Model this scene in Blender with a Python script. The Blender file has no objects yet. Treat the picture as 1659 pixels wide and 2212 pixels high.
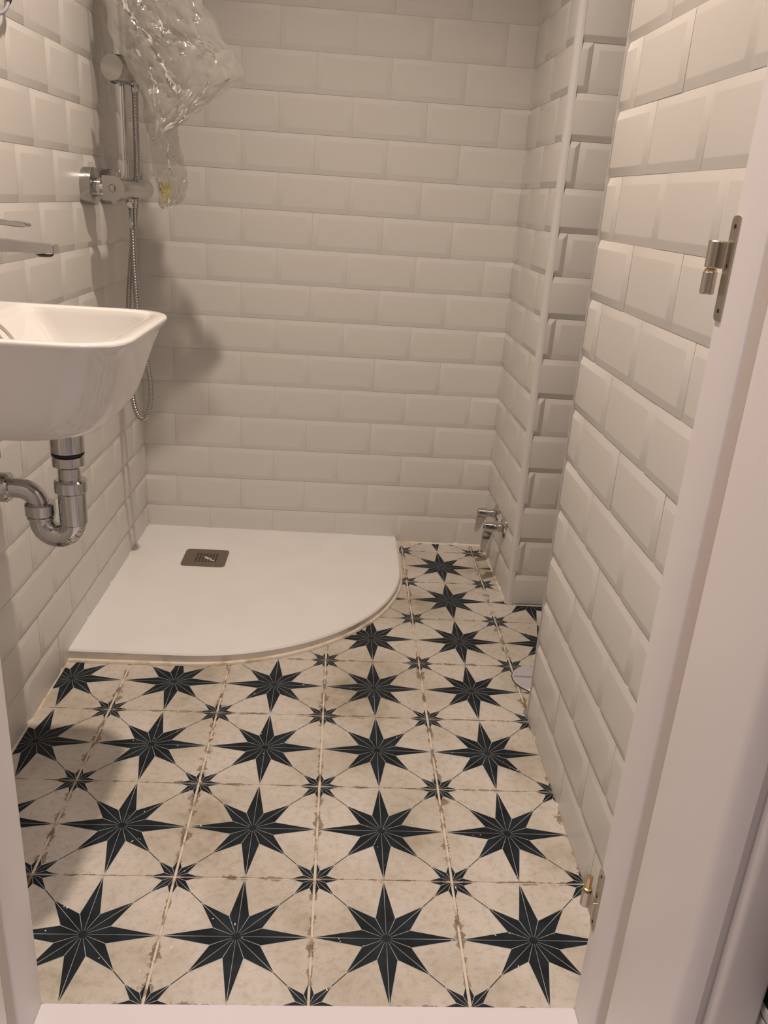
import bpy, bmesh, math, random
from math import sin, cos, pi, sqrt, radians
from mathutils import Vector, Matrix, noise

sc = bpy.context.scene
C = sc.collection
rnd = random.Random(7)

# ------------------------------------------------------------------ camera
cam = bpy.data.cameras.new('camera')
camo = bpy.data.objects.new('camera', cam)
C.objects.link(camo)
F_PX = 1765.1042
cam.sensor_fit = 'VERTICAL'
cam.sensor_height = 24.0
cam.lens = F_PX / 2212.0 * 24.0
cam.clip_start = 0.02
PITCH, ROLL, YAW = 0.3651, 0.0683, -0.0643
f0 = Vector((0, cos(PITCH), -sin(PITCH)))
u0 = Vector((0, sin(PITCH), cos(PITCH)))
r0 = Vector((1, 0, 0))
# the picture's own right / up axes after the roll of the hand-held camera
r1 = r0 * cos(ROLL) + u0 * sin(ROLL)
u1 = -r0 * sin(ROLL) + u0 * cos(ROLL)
RZ = Matrix.Rotation(YAW, 3, 'Z')
r1, u1, f1 = RZ @ r1, RZ @ u1, RZ @ f0
M = Matrix((r1, u1, -f1)).transposed().to_4x4()
M.translation = Vector((0.4587, -0.8104, 1.0472))
camo.matrix_world = M
sc.camera = camo

# ------------------------------------------------------------------ world, light, exposure
w = bpy.data.worlds.new('world'); sc.world = w; w.use_nodes = True
w.node_tree.nodes['Background'].inputs[0].default_value = (0.9, 0.80, 0.72, 1)
w.node_tree.nodes['Background'].inputs[1].default_value = 0.15
sc.view_settings.view_transform = 'Standard'
sc.view_settings.look = 'None'
sc.view_settings.gamma = 1
sc.view_settings.use_curve_mapping = False
sc.view_settings.exposure = 0.0

LAMP = Vector((0.40, 0.52, 2.60))
def spot(name, loc, target, watts, size_deg, blend, radius, col):
    l = bpy.data.lights.new(name, 'SPOT'); l.energy = watts; l.spot_size = radians(size_deg)
    l.spot_blend = blend; l.shadow_soft_size = radius; l.color = col
    o = bpy.data.objects.new(name, l); C.objects.link(o); o.location = loc
    o.rotation_euler = (Vector(target) - Vector(loc)).to_track_quat('-Z', 'Y').to_euler()
    return o
def area(name, loc, rot, sx, sy, watts, col):
    l = bpy.data.lights.new(name, 'AREA'); l.shape = 'RECTANGLE'; l.size = sx; l.size_y = sy
    l.energy = watts; l.color = col
    o = bpy.data.objects.new(name, l); C.objects.link(o); o.location = loc; o.rotation_euler = rot
    return o
spot('bathroom_downlight', LAMP, (0.40, 0.52, 0), 148, 108, 1.0, 0.027, (1.0, 0.81, 0.66))
area('hall_fill_light', (0.40, -0.40, 2.42), (0, 0, 0), 0.24, 0.16, 14, (1.0, 0.85, 0.79))  # unseen fill, added to brighten jambs, threshold and front floor

# ------------------------------------------------------------------ materials
def mat(name, base, rough=0.5, metal=0.0, spec=0.5, coat=0.0):
    m = bpy.data.materials.new(name); m.use_nodes = True
    b = m.node_tree.nodes['Principled BSDF']
    b.inputs['Base Color'].default_value = (*base, 1)
    b.inputs['Roughness'].default_value = rough
    b.inputs['Metallic'].default_value = metal
    b.inputs['Specular IOR Level'].default_value = spec
    b.inputs['Coat Weight'].default_value = coat
    return m
def nodes(m): return m.node_tree.nodes, m.node_tree.links, m.node_tree.nodes['Principled BSDF']
def bump(m, scale, strength, dist=0.001, detail=2.0):
    N, L, b = nodes(m)
    g = N.new('ShaderNodeNewGeometry')
    n = N.new('ShaderNodeTexNoise'); n.inputs['Scale'].default_value = scale; n.inputs['Detail'].default_value = detail
    L.new(g.outputs['Position'], n.inputs['Vector'])
    bp = N.new('ShaderNodeBump'); bp.inputs['Strength'].default_value = strength; bp.inputs['Distance'].default_value = dist
    L.new(n.outputs['Fac'], bp.inputs['Height']); L.new(bp.outputs['Normal'], b.inputs['Normal'])
    return m
def mottle(m, c1, c2, scale, lo=0.35, hi=0.65, detail=6):
    N, L, b = nodes(m)
    g = N.new('ShaderNodeNewGeometry')
    n = N.new('ShaderNodeTexNoise'); n.inputs['Scale'].default_value = scale; n.inputs['Detail'].default_value = detail
    L.new(g.outputs['Position'], n.inputs['Vector'])
    r = N.new('ShaderNodeValToRGB'); r.color_ramp.elements[0].position = lo; r.color_ramp.elements[1].position = hi
    r.color_ramp.elements[0].color = (*c1, 1); r.color_ramp.elements[1].color = (*c2, 1)
    L.new(n.outputs['Fac'], r.inputs['Fac']); L.new(r.outputs['Color'], b.inputs['Base Color'])
    return r

m_tile = bump(mat('glazed_white_tile', (0.68, 0.665, 0.64), 0.36, spec=0.40), 18, 0.10, 0.002)
m_grout = bump(mat('pale_grout', (0.62, 0.58, 0.53), 0.9), 400, 0.3)
m_ceil = mat('ceiling_paint', (0.64, 0.63, 0.61), 0.9)
m_paint = bump(mat('wall_paint', (0.72, 0.70, 0.68), 0.8), 120, 0.1)
m_lacquer = bump(mat('white_lacquer', (0.79, 0.755, 0.76), 0.35), 300, 0.04)
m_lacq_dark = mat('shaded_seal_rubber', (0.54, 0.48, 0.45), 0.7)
m_pvc = mat('white_pvc_trim', (0.66, 0.65, 0.64), 0.35)
m_ceramic = bump(mat('white_ceramic', (0.74, 0.73, 0.72), 0.06, spec=0.6), 6, 0.05, 0.004)
m_chrome = mat('chrome', (0.56, 0.56, 0.56), 0.06, 1.0)
m_chrome_soft = mat('satin_chrome', (0.47, 0.465, 0.45), 0.20, 1.0)
m_hose = mat('steel_hose', (0.42, 0.41, 0.40), 0.22, 1.0)
m_nickel = mat('brushed_nickel', (0.52, 0.47, 0.40), 0.30, 1.0)
m_brass = mat('brass_pin', (0.62, 0.47, 0.26), 0.25, 1.0)
m_cover = bump(mat('brushed_drain_steel', (0.20, 0.165, 0.13), 0.42, 0.55), 250, 0.15)
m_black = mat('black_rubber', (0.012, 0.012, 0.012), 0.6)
m_hole = mat('dark_hole', (0.01, 0.01, 0.01), 0.9)
m_red = mat('red_mark', (0.45, 0.04, 0.03), 0.4)
m_blue = mat('dark_blue_mark', (0.02, 0.03, 0.06), 0.4)
m_sil = mat('cream_silicone', (0.62, 0.54, 0.43), 0.5)
mottle(m_sil, (0.42, 0.34, 0.23), (0.70, 0.63, 0.53), 22, 0.3, 0.5)
m_tray = bump(mat('matt_white_resin', (0.78, 0.765, 0.75), 0.42), 260, 0.25, 0.0006, 4)
mottle(m_tray, (0.735, 0.73, 0.73), (0.765, 0.76, 0.76), 9)
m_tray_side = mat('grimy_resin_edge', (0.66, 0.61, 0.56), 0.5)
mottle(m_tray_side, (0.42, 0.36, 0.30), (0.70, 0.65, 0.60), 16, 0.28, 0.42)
m_navy = mat('navy_print', (0.008, 0.013, 0.02), 0.42, spec=0.22)
mottle(m_navy, (0.004, 0.007, 0.011), (0.016, 0.026, 0.038), 26, 0.35, 0.78)
m_line = mat('pale_print_line', (0.50, 0.50, 0.47), 0.35)
m_halo = mat('bluish_print_edge', (0.43, 0.46, 0.44), 0.35)
m_ringgrey = mat('dull_grey_ring', (0.46, 0.43, 0.39), 0.35, 0.3)
m_wire = mat('grey_cable', (0.30, 0.30, 0.36), 0.4)
m_white_part = mat('white_plastic', (0.75, 0.74, 0.72), 0.4)
m_yellow = mat('yellow_sticker', (0.80, 0.66, 0.10), 0.5)
m_siph = mat('polished_floor_cover', (0.60, 0.59, 0.64), 0.18, 0.35)
m_groove_reflection = mat('engraving_and_reflection', (0.06, 0.06, 0.08), 0.5)  # knob engraving, screws, and the reflection lines painted on the floor cover
m_hallfloor = bump(mat('hall_floor_tile', (0.68, 0.66, 0.70), 0.3), 30, 0.05)

# beige floor glaze: mottled, with brownish grime that hugs the joints
m_beige = mat('aged_beige_glaze', (0.5, 0.42, 0.33), 0.36)
N, L, b = nodes(m_beige)
geo = N.new('ShaderNodeNewGeometry')
def nz(scale, detail=5, rough=0.55):
    n = N.new('ShaderNodeTexNoise'); n.inputs['Scale'].default_value = scale
    n.inputs['Detail'].default_value = detail; n.inputs['Roughness'].default_value = rough
    L.new(geo.outputs['Position'], n.inputs['Vector']); return n
def ramp(src, stops):
    r = N.new('ShaderNodeValToRGB'); e = r.color_ramp.elements
    while len(e) < len(stops): e.new(0.5)
    for k, (p, c) in enumerate(stops):
        e[k].position = p; e[k].color = (*c, 1)
    L.new(src, r.inputs['Fac']); return r
def mix(fac, a, bb, mode='MIX'):
    x = N.new('ShaderNodeMix'); x.data_type = 'RGBA'; x.blend_type = mode
    if hasattr(fac, 'links'): L.new(fac, x.inputs[0])
    else: x.inputs[0].default_value = fac
    L.new(a, x.inputs[6])
    if hasattr(bb, 'links'): L.new(bb, x.inputs[7])
    else: x.inputs[7].default_value = (*bb, 1)
    return x.outputs[2]
big = ramp(nz(4.5, 4).outputs['Fac'], [(0.30, (0.32, 0.27, 0.20)), (0.41, (0.46, 0.42, 0.36)), (0.58, (0.56, 0.525, 0.48))])
fine = ramp(nz(75, 6, 0.7).outputs['Fac'], [(0.33, (0.66, 0.62, 0.57)), (0.52, (1, 1, 1))])
col = mix(0.55, big.outputs['Color'], fine.outputs['Color'], 'MULTIPLY')
spk = ramp(nz(240, 2).outputs['Fac'], [(0.245, (0.36, 0.29, 0.22)), (0.30, (1, 1, 1))])
col = mix(0.7, col, spk.outputs['Color'], 'MULTIPLY')
tc = N.new('ShaderNodeTexCoord')
sp = N.new('ShaderNodeSeparateXYZ'); L.new(tc.outputs['Object'], sp.inputs[0])
def mth(op, a, bb=None, c=None):
    x = N.new('ShaderNodeMath'); x.operation = op
    for k, v in enumerate((a, bb, c)):
        if v is None: continue
        if hasattr(v, 'links'): L.new(v, x.inputs[k])
        else: x.inputs[k].default_value = v
    return x.outputs[0]
ex = mth('MULTIPLY', mth('SUBTRACT', 0.1133, mth('ABSOLUTE', sp.outputs['X'])), 1.0)
ey = mth('MULTIPLY', mth('SUBTRACT', 0.1133, mth('ABSOLUTE', sp.outputs['Y'])), 2.2)
edge = mth('MINIMUM', ex, ey)
dn = nz(30, 8, 0.75)
broad = mth('MULTIPLY', mth('MAXIMUM', mth('SUBTRACT', nz(6.5, 3).outputs['Fac'], 0.44), 0.0), 0.42)
reach = mth('MULTIPLY', mth('MAXIMUM', mth('SUBTRACT', dn.outputs['Fac'], 0.47), 0.0), mth('ADD', broad, 0.030))
reach = mth('ADD', reach, 0.0018)
grime = mth('LESS_THAN', edge, reach)
gcol = ramp(nz(60, 5).outputs['Fac'], [(0.3, (0.055, 0.038, 0.024)), (0.7, (0.24, 0.18, 0.12))])
gf = mth('MULTIPLY', grime, 0.86)
col = mix(gf, col, gcol.outputs['Color'])
L.new(col, b.inputs['Base Color'])
bpn = N.new('ShaderNodeBump'); bpn.inputs['Strength'].default_value = 0.25; bpn.inputs['Distance'].default_value = 0.0008
L.new(nz(90, 5).outputs['Fac'], bpn.inputs['Height']); L.new(bpn.outputs['Normal'], b.inputs['Normal'])

m_fgrout = mat('dirty_cream_grout', (0.5, 0.43, 0.34), 0.85)
mottle(m_fgrout, (0.20, 0.14, 0.09), (0.62, 0.55, 0.45), 26, 0.38, 0.50)

# clear film of the bag
m_film = bpy.data.materials.new('clear_plastic_film'); m_film.use_nodes = True
N, L = m_film.node_tree.nodes, m_film.node_tree.links
for n in list(N): N.remove(n)
out = N.new('ShaderNodeOutputMaterial')
tr = N.new('ShaderNodeBsdfTransparent'); tr.inputs[0].default_value = (0.82, 0.815, 0.80, 1)
gl = N.new('ShaderNodeBsdfGlossy'); gl.inputs[0].default_value = (1, 1, 1, 1); gl.inputs[1].default_value = 0.07
dt = N.new('ShaderNodeBsdfTranslucent'); dt.inputs[0].default_value = (0.92, 0.91, 0.88, 1)
dd = N.new('ShaderNodeBsdfDiffuse'); dd.inputs[0].default_value = (0.92, 0.91, 0.88, 1)
df = N.new('ShaderNodeMixShader'); df.inputs[0].default_value = 0.5
L.new(dt.outputs[0], df.inputs[1]); L.new(dd.outputs[0], df.inputs[2])
fr = N.new('ShaderNodeFresnel'); fr.inputs[0].default_value = 1.40
m1 = N.new('ShaderNodeMixShader'); m1.inputs[0].default_value = 0.24
L.new(tr.outputs[0], m1.inputs[1]); L.new(df.outputs[0], m1.inputs[2])
m2 = N.new('ShaderNodeMixShader'); L.new(fr.outputs[0], m2.inputs[0])
L.new(m1.outputs[0], m2.inputs[1]); L.new(gl.outputs[0], m2.inputs[2])
L.new(m2.outputs[0], out.inputs[0])

# ------------------------------------------------------------------ helpers
def link_mesh(name, me, parent=None):
    o = bpy.data.objects.new(name, me); C.objects.link(o)
    if parent is not None: o.parent = parent
    return o
def to_mesh(name, bm, mats, smooth=False):
    me = bpy.data.meshes.new(name)
    bmesh.ops.recalc_face_normals(bm, faces=bm.faces)
    bm.to_mesh(me); bm.free()
    for m in (mats if isinstance(mats, (list, tuple)) else [mats]): me.materials.append(m)
    if smooth:
        for p in me.polygons: p.use_smooth = True
        try: me.set_sharp_from_angle(angle=radians(smooth if smooth is not True else 40))
        except Exception: pass
    return me
def obj(name, bm, mats, parent=None, smooth=False, kind=None, label=None):
    o = link_mesh(name, to_mesh(name, bm, mats, smooth), parent)
    if kind: o['kind'] = kind
    if label: o['label'] = label
    return o
def tag(o, label, cat, group=None, kind=None):
    o['label'] = label; o['category'] = cat
    if group: o['group'] = group
    if kind: o['kind'] = kind
    return o
def thing(name, label, cat, loc=(0, 0, 0), group=None, kind=None):
    o = bpy.data.objects.new(name, None); C.objects.link(o); o.location = loc
    o.empty_display_size = 0.02
    return tag(o, label, cat, group, kind)
def put(o, parent):
    """child whose mesh is written in world coordinates"""
    o.parent = parent
    bpy.context.view_layer.update()
    o.matrix_parent_inverse = parent.matrix_world.inverted()
    return o
def part(name, bm, mats, parent, smooth=False, label=None, kind=None):
    o = obj(name, bm, mats, None, smooth, kind, label)
    if parent is not None:
        o.parent = parent
        o.matrix_parent_inverse = PINV.get(parent.name, Matrix())
    PINV[o.name] = Matrix()
    return o
PINV = {}
def root(name, label, cat, loc, group=None, kind=None):
    t = thing(name, label, cat, loc, group, kind)
    PINV[t.name] = Matrix.Translation(-Vector(loc))
    return t

def box(bm, x0, x1, y0, y1, z0, z1, bev=0.0, seg=2):
    t = bmesh.new()
    vs = [t.verts.new((x, y, z)) for x in (x0, x1) for y in (y0, y1) for z in (z0, z1)]
    for q in ((0, 1, 3, 2), (4, 6, 7, 5), (0, 4, 5, 1), (2, 3, 7, 6), (0, 2, 6, 4), (1, 5, 7, 3)):
        t.faces.new([vs[i] for i in q])
    if bev > 0: bmesh.ops.bevel(t, geom=t.edges[:], offset=bev, segments=seg, profile=0.5, affect='EDGES')
    merge(bm, t)
def merge(bm, t, mtx=None):
    if mtx is not None: bmesh.ops.transform(t, matrix=mtx, verts=t.verts)
    me = bpy.data.meshes.new('tmp'); t.to_mesh(me); t.free(); bm.from_mesh(me); bpy.data.meshes.remove(me)
def frame(axis, up=Vector((0, 0, 1))):
    a = Vector(axis).normalized()
    u = Vector(up)
    if abs(a.dot(u)) > 0.95: u = Vector((1, 0, 0))
    s = a.cross(u).normalized(); u = s.cross(a).normalized()
    return a, s, u
def lathe(bm, base, axis, prof, seg=32, cap=True):
    """prof: list of (distance along axis, radius)"""
    a, s, u = frame(axis); base = Vector(base)
    rings = []
    for d, r in prof:
        rings.append([bm.verts.new(base + a * d + (s * cos(2 * pi * k / seg) + u * sin(2 * pi * k / seg)) * max(r, 1e-5)) for k in range(seg)])
    for A, B in zip(rings, rings[1:]):
        for k in range(seg): bm.faces.new((A[k], A[(k + 1) % seg], B[(k + 1) % seg], B[k]))
    if cap:
        bm.faces.new(rings[0][::-1]); bm.faces.new(rings[-1])
def tube(bm, pts, rad, seg=16, cap=True, up=(0, 0, 1)):
    pts = [Vector(p) for p in pts]; n = len(pts)
    rs = rad if isinstance(rad, (list, tuple)) else [rad] * n
    rings = []; u = None
    for i, p in enumerate(pts):
        t = (pts[min(i + 1, n - 1)] - pts[max(i - 1, 0)]).normalized()
        if u is None: _, s, u = frame(t, Vector(up))
        else:
            u = (u - t * u.dot(t)).normalized(); s = t.cross(u)
        s = t.cross(u)
        rings.append([bm.verts.new(p + (s * cos(2 * pi * k / seg) + u * sin(2 * pi * k / seg)) * rs[i]) for k in range(seg)])
    for A, B in zip(rings, rings[1:]):
        for k in range(seg): bm.faces.new((A[k], A[(k + 1) % seg], B[(k + 1) % seg], B[k]))
    if cap:
        bm.faces.new(rings[0][::-1]); bm.faces.new(rings[-1])
def prism(bm, outline, direction):
    """extrude a closed 3-D outline along a vector"""
    d = Vector(direction)
    A = [bm.verts.new(Vector(p)) for p in outline]; B = [bm.verts.new(Vector(p) + d) for p in outline]
    bm.faces.new(A[::-1]); bm.faces.new(B)
    n = len(A)
    for k in range(n): bm.faces.new((A[k], A[(k + 1) % n], B[(k + 1) % n], B[k]))
def smooth_path(pts, n):
    pts = [Vector(p) for p in pts]; P = [pts[0]] + pts + [pts[-1]]; outp = []
    segs = len(pts) - 1
    for i in range(segs):
        p0, p1, p2, p3 = P[i], P[i + 1], P[i + 2], P[i + 3]
        for k in range(n):
            t = k / n
            outp.append(0.5 * ((2 * p1) + (-p0 + p2) * t + (2 * p0 - 5 * p1 + 4 * p2 - p3) * t * t + (-p0 + 3 * p1 - 3 * p2 + p3) * t ** 3))
    outp.append(pts[-1]); return outp
def resample(pts, step):
    L_ = [0]
    for a, b_ in zip(pts, pts[1:]): L_.append(L_[-1] + (b_ - a).length)
    n = max(2, int(L_[-1] / step)); res = []; j = 0
    for k in range(n + 1):
        d = L_[-1] * k / n
        while j < len(pts) - 2 and L_[j + 1] < d: j += 1
        q = (d - L_[j]) / max(1e-9, L_[j + 1] - L_[j]); res.append(pts[j].lerp(pts[j + 1], min(1, q)))
    return res

# ------------------------------------------------------------------ walls of bevelled metro tiles
ZB0, ZP = 0.0935, 0.1005
def rowz(k, z1=ZB0, p=ZP): return -0.007 if k == 0 else z1 + p * (k - 1)
BEV, PROUD, THK, GAP = 0.0135, 0.0042, 0.005, 0.0010
tile_cache = {}
def tile_mesh(wd, h, cl, cr):
    """wd x h tile centred on the origin; z is out of the wall. cl / cr: sawn on that side, no bevel"""
    key = (round(wd, 4), round(h, 4), cl, cr)
    if key in tile_cache: return tile_cache[key]
    bm = bmesh.new(); x, y = wd / 2 - GAP / 2, h / 2 - GAP / 2
    bx = min(BEV, wd * 0.42)
    v = bm.verts.new
    base = [v(p) for p in ((-x, -y, -THK), (x, -y, -THK), (x, y, -THK), (-x, y, -THK))]
    rim = [v(p) for p in ((-x, -y, PROUD if 0 else 0), (x, -y, 0), (x, y, 0), (-x, y, 0))]
    xl = -x if cl else -x + bx; xr = x if cr else x - bx
    yb, yt = -y + BEV, y - BEV
    top = [v(p) for p in ((xl, yb, PROUD), (xr, yb, PROUD), (xr, yt, PROUD), (xl, yt, PROUD))]
    for k in range(4):
        j = (k + 1) % 4
        bm.faces.new((base[k], base[j], rim[j], rim[k])); bm.faces.new((rim[k], rim[j], top[j], top[k]))
    bm.faces.new(top); bm.faces.new(base[::-1])
    # the glaze rounds off the arris between face and bevel
    es = [e for e in bm.edges if all(abs(q.co.z - PROUD) < 1e-6 for q in e.verts)]
    bmesh.ops.bevel(bm, geom=es, offset=0.0012, segments=2, profile=0.5, affect='EDGES')
    me = to_mesh('tile', bm, m_tile, smooth=25)
    tile_cache[key] = me; return me

def tiled_wall(name, label, a, bpt, joints, rows, z1=ZB0, p=ZP, lean=0.0, thick=0.09, ztop=2.65, cut0=False, cut1=False):
    """wall from plan point a to b; the tiles face to the LEFT of a->b seen from above"""
    a, bpt = Vector((*a, 0)), Vector((*bpt, 0))
    Lw = (bpt - a).length; u = (bpt - a) / Lw
    n = Vector((0, 0, 1)).cross(u)             # left of the travel direction
    v = (Vector((0, 0, 1)) + n * lean).normalized(); n = u.cross(v); n = n * (1 if n.dot(Vector((0, 0, 1)).cross(u)) > 0 else -1)
    B = Matrix((u, v, n)).transposed()
    bm = bmesh.new()
    z0 = -0.03
    pts = [(0, z0), (Lw, z0), (Lw, ztop), (0, ztop)]
    A = [bm.verts.new(B @ Vector((x, y, -0.0008)) + a) for x, y in pts]
    D = [bm.verts.new(B @ Vector((x, y, -thick)) + a) for x, y in pts]
    bm.faces.new(A); bm.faces.new(D[::-1])
    for k in range(4): bm.faces.new((A[k], D[k], D[(k + 1) % 4], A[(k + 1) % 4]))
    wobj = obj(name, bm, m_grout, None, kind='structure'); tag(wobj, label, 'wall', kind='structure')
    sgn = 1 if (B.determinant() > 0) else -1
    for r in range(rows):
        zl, zh = rowz(r, z1, p), rowz(r + 1, z1, p)
        js = sorted(q for q in joints(r) if 0.012 < q < Lw - 0.012)
        ed = [0.0] + js + [Lw]
        for k in range(len(ed) - 1):
            wd = ed[k + 1] - ed[k]
            cl = k == 0 and wd < 0.19; cr = k == len(ed) - 2 and wd < 0.19
            me = tile_mesh(round(wd * 1000) / 1000, round((zh - zl) * 1000) / 1000, cl, cr)
            o = link_mesh('tile', me, wobj)
            ctr = B @ Vector(((ed[k] + ed[k + 1]) / 2, (zl + zh) / 2, rnd.uniform(-0.0003, 0.0003))) + a
            R = B @ Matrix.Rotation(radians(rnd.uniform(-.22, .22)), 3, 'X') @ Matrix.Rotation(radians(rnd.uniform(-.16, .16)), 3, 'Y')
            m4 = R.to_4x4(); m4.translation = ctr; o.matrix_local = m4
    return wobj

def seq(first, step=0.2005, n=14): return [first + step * k for k in range(-1, n)]
# back wall: travel from right to left so the tiles face the camera
BY = 1.656
XR, XL = 0.9545, -0.139
tiled_wall('wall_back', 'white bevelled metro tile wall behind the shower tray', (XR, BY), (XL, BY),
           lambda r: [XR - q for q in (seq(0.059) if r % 2 == 0 else seq(0.1575))], 25)
# left wall: the tiles face +x, so travel from back to front
la, lb = Vector((-0.139, BY)), Vector((-0.1535, -0.004))
Ll = (lb - la).length
tiled_wall('wall_left', 'white bevelled metro tile wall carrying the washbasin and shower', la, lb,
           lambda r: [BY - q for q in (seq(0.02, 0.2005) if r % 2 == 0 else seq(0.12, 0.2005))], 25)
# side wall of the shower alcove (faces -x): travel front to back
tiled_wall('wall_alcove', 'short tiled side wall right of the shower with two stop valves', (0.9575, 1.2465), (0.9520, BY),
           lambda r: [q - 1.2465 for q in ((1.335, 1.535) if r % 2 == 0 else (1.435, 1.635))], 25, lean=0.007)
# front of the boxed column (faces -y)
def coljoint(r):
    if r == 3: xs = (0.9855, 1.062)
    elif r % 2: xs = (0.9855, 1.186, 1.3865, 1.587)
    else: xs = (1.0855, 1.286, 1.4865)
    return [1.70 - x for x in xs]
tiled_wall('wall_column', 'narrow tiled column front between shower and partition', (1.70, 1.236), (0.9585, 1.236), coljoint, 25, thick=0.41)
# partition carrying the door frame (faces -x): travel from front to back
PX, PY0, PY1 = 0.905, -0.02, 0.690
tiled_wall('wall_partition', 'white metro tile partition wall right of the doorway', (PX, PY0), (PX, PY1),
           lambda r: [q - PY0 for q in ((0.0095, 0.2145, 0.4165, 0.6215) if r % 2 == 0 else (0.1065, 0.3065, 0.5105))], 25,
           z1=0.0885, p=0.1018, thick=0.095)
# rounded white corner profiles
def corner_trim(name, label, cx, cy, r, z1, a0, a1, lean=0.0, fill=None):
    bm = bmesh.new(); outl = [Vector((cx, cy, -0.005))]
    for k in range(9):
        t = radians(a0 + (a1 - a0) * k / 8); outl.append(Vector((cx + r * cos(t), cy + r * sin(t), -0.005)))
    prism(bm, outl, (lean * z1, 0, z1))
    o = obj(name, bm, m_pvc, None, smooth=40); tag(o, label, 'trim', kind='structure')
corner_trim('trim_1', 'white rounded corner profile on the tiled column edge', 0.9680, 1.2480, 0.0165, 2.4, 180, 270, -0.0065)
corner_trim('trim_2', 'white rounded profile on the free end of the partition', 0.911, 0.6905, 0.0125, 2.4, 90, 180)
bm = bmesh.new(); box(bm, 0.911, 1.001, 0.6885, 0.7030, -0.005, 2.4)
tag(obj('trim_3', bm, m_pvc), 'white end cap closing the end of the partition wall', 'trim', kind='structure')

# room shell
def slab(name, label, cat, m, *dims):
    bm = bmesh.new(); box(bm, *dims); return tag(obj(name, bm, m), label, cat, kind='structure')
slab('ceiling', 'plain white ceiling over bathroom and hall', 'ceiling', m_ceil, -1.2, 2.2, -2.3, 1.9, 2.65, 2.75)
slab('wall_right', 'plain wall closing the toilet corner on the right', 'wall', m_paint, 1.70, 1.80, -0.2, 1.66, -0.03, 2.65)
slab('wall_front', 'wall left of the doorway, seen only from inside', 'wall', m_paint, -0.25, 0.05, -0.245, -0.004, -0.03, 2.65)
slab('wall_front_right', 'wall right of the doorway behind the door casing', 'wall', m_paint, 0.875, 1.80, -0.245, -0.021, -0.03, 2.65)
slab('wall_front_top', 'wall over the doorway head', 'wall', m_paint, 0.05, 0.875, -0.245, -0.004, 2.08, 2.65)
slab('wall_hall_left', 'plain hall wall left of the viewer', 'wall', m_paint, -1.05, -0.95, -2.2, -0.245, -0.03, 2.65)
slab('wall_hall_left_front', 'plain hall wall beside the doorway on the left', 'wall', m_paint, -0.95, -0.25, -0.245, -0.15, -0.03, 2.65)
slab('wall_hall_right', 'plain hall wall right of the viewer', 'wall', m_paint, 1.95, 2.05, -2.2, -0.245, -0.03, 2.65)
slab('wall_hall_back', 'plain hall wall behind the viewer', 'wall', m_paint, -1.05, 2.05, -2.2, -2.1, -0.03, 2.65)

# ------------------------------------------------------------------ floor of star tiles
S = 0.2265
NI, NJ = range(-1, 8), range(0, 8)
floor = slab('floor', 'bathroom floor of beige tiles printed with navy eight-pointed stars', 'floor', m_fgrout, -0.16, 1.72, 0.0, BY + 0.01, -0.06, -0.0011)
def kite(bm, cx, cy, pts, z, mi):
    f = bm.faces.new([bm.verts.new((cx + x, cy + y, z)) for x, y in pts]); f.material_index = mi
def lin(bm, x0, y0, x1, y1, w0, z, mi, taper=1.0):
    d = Vector((x1 - x0, y1 - y0)); nn = Vector((-d.y, d.x)).normalized() * w0 / 2; n0 = nn * taper
    f = bm.faces.new([bm.verts.new((x, y, z)) for x, y in ((x0 + n0.x, y0 + n0.y), (x0 - n0.x, y0 - n0.y), (x1 - nn.x, y1 - nn.y), (x1 + nn.x, y1 + nn.y))])
    f.material_index = mi
def star(bm, cx, cy, ra, rd, ri, lw, hub, grow):
    tips = []
    for k in range(8):
        t = k * pi / 4; R = ra if k % 2 == 0 else rd
        tips.append((R * cos(t), R * sin(t)))
    inn = [(ri * cos((k + .5) * pi / 4), ri * sin((k + .5) * pi / 4)) for k in range(8)]
    for k in range(8):
        tx, ty = tips[k]; a = inn[k - 1]; c = inn[k]
        ln = sqrt(tx * tx + ty * ty)
        g = (ln + grow * 1.2) / ln; gi = (ri + grow) / ri
        kite(bm, cx, cy, [(0, 0), (a[0] * gi, a[1] * gi), (tx * g, ty * g), (c[0] * gi, c[1] * gi)], 0.00010, 2)
    for k in range(8):
        kite(bm, cx, cy, [(0, 0), inn[k - 1], tips[k], inn[k]], 0.00020, 1)
    for k in range(8):
        tx, ty = tips[k]; ln = sqrt(tx * tx + ty * ty)
        lin(bm, cx + tx / ln * hub, cy + ty / ln * hub, cx + tx * 0.985, cy + ty * 0.985, lw, 0.00030, 3, 0.35)
        ix, iy = inn[k]; lin(bm, cx + ix / ri * hub, cy + iy / ri * hub, cx + ix, cy + iy, lw, 0.00030, 3, 0.35)
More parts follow.
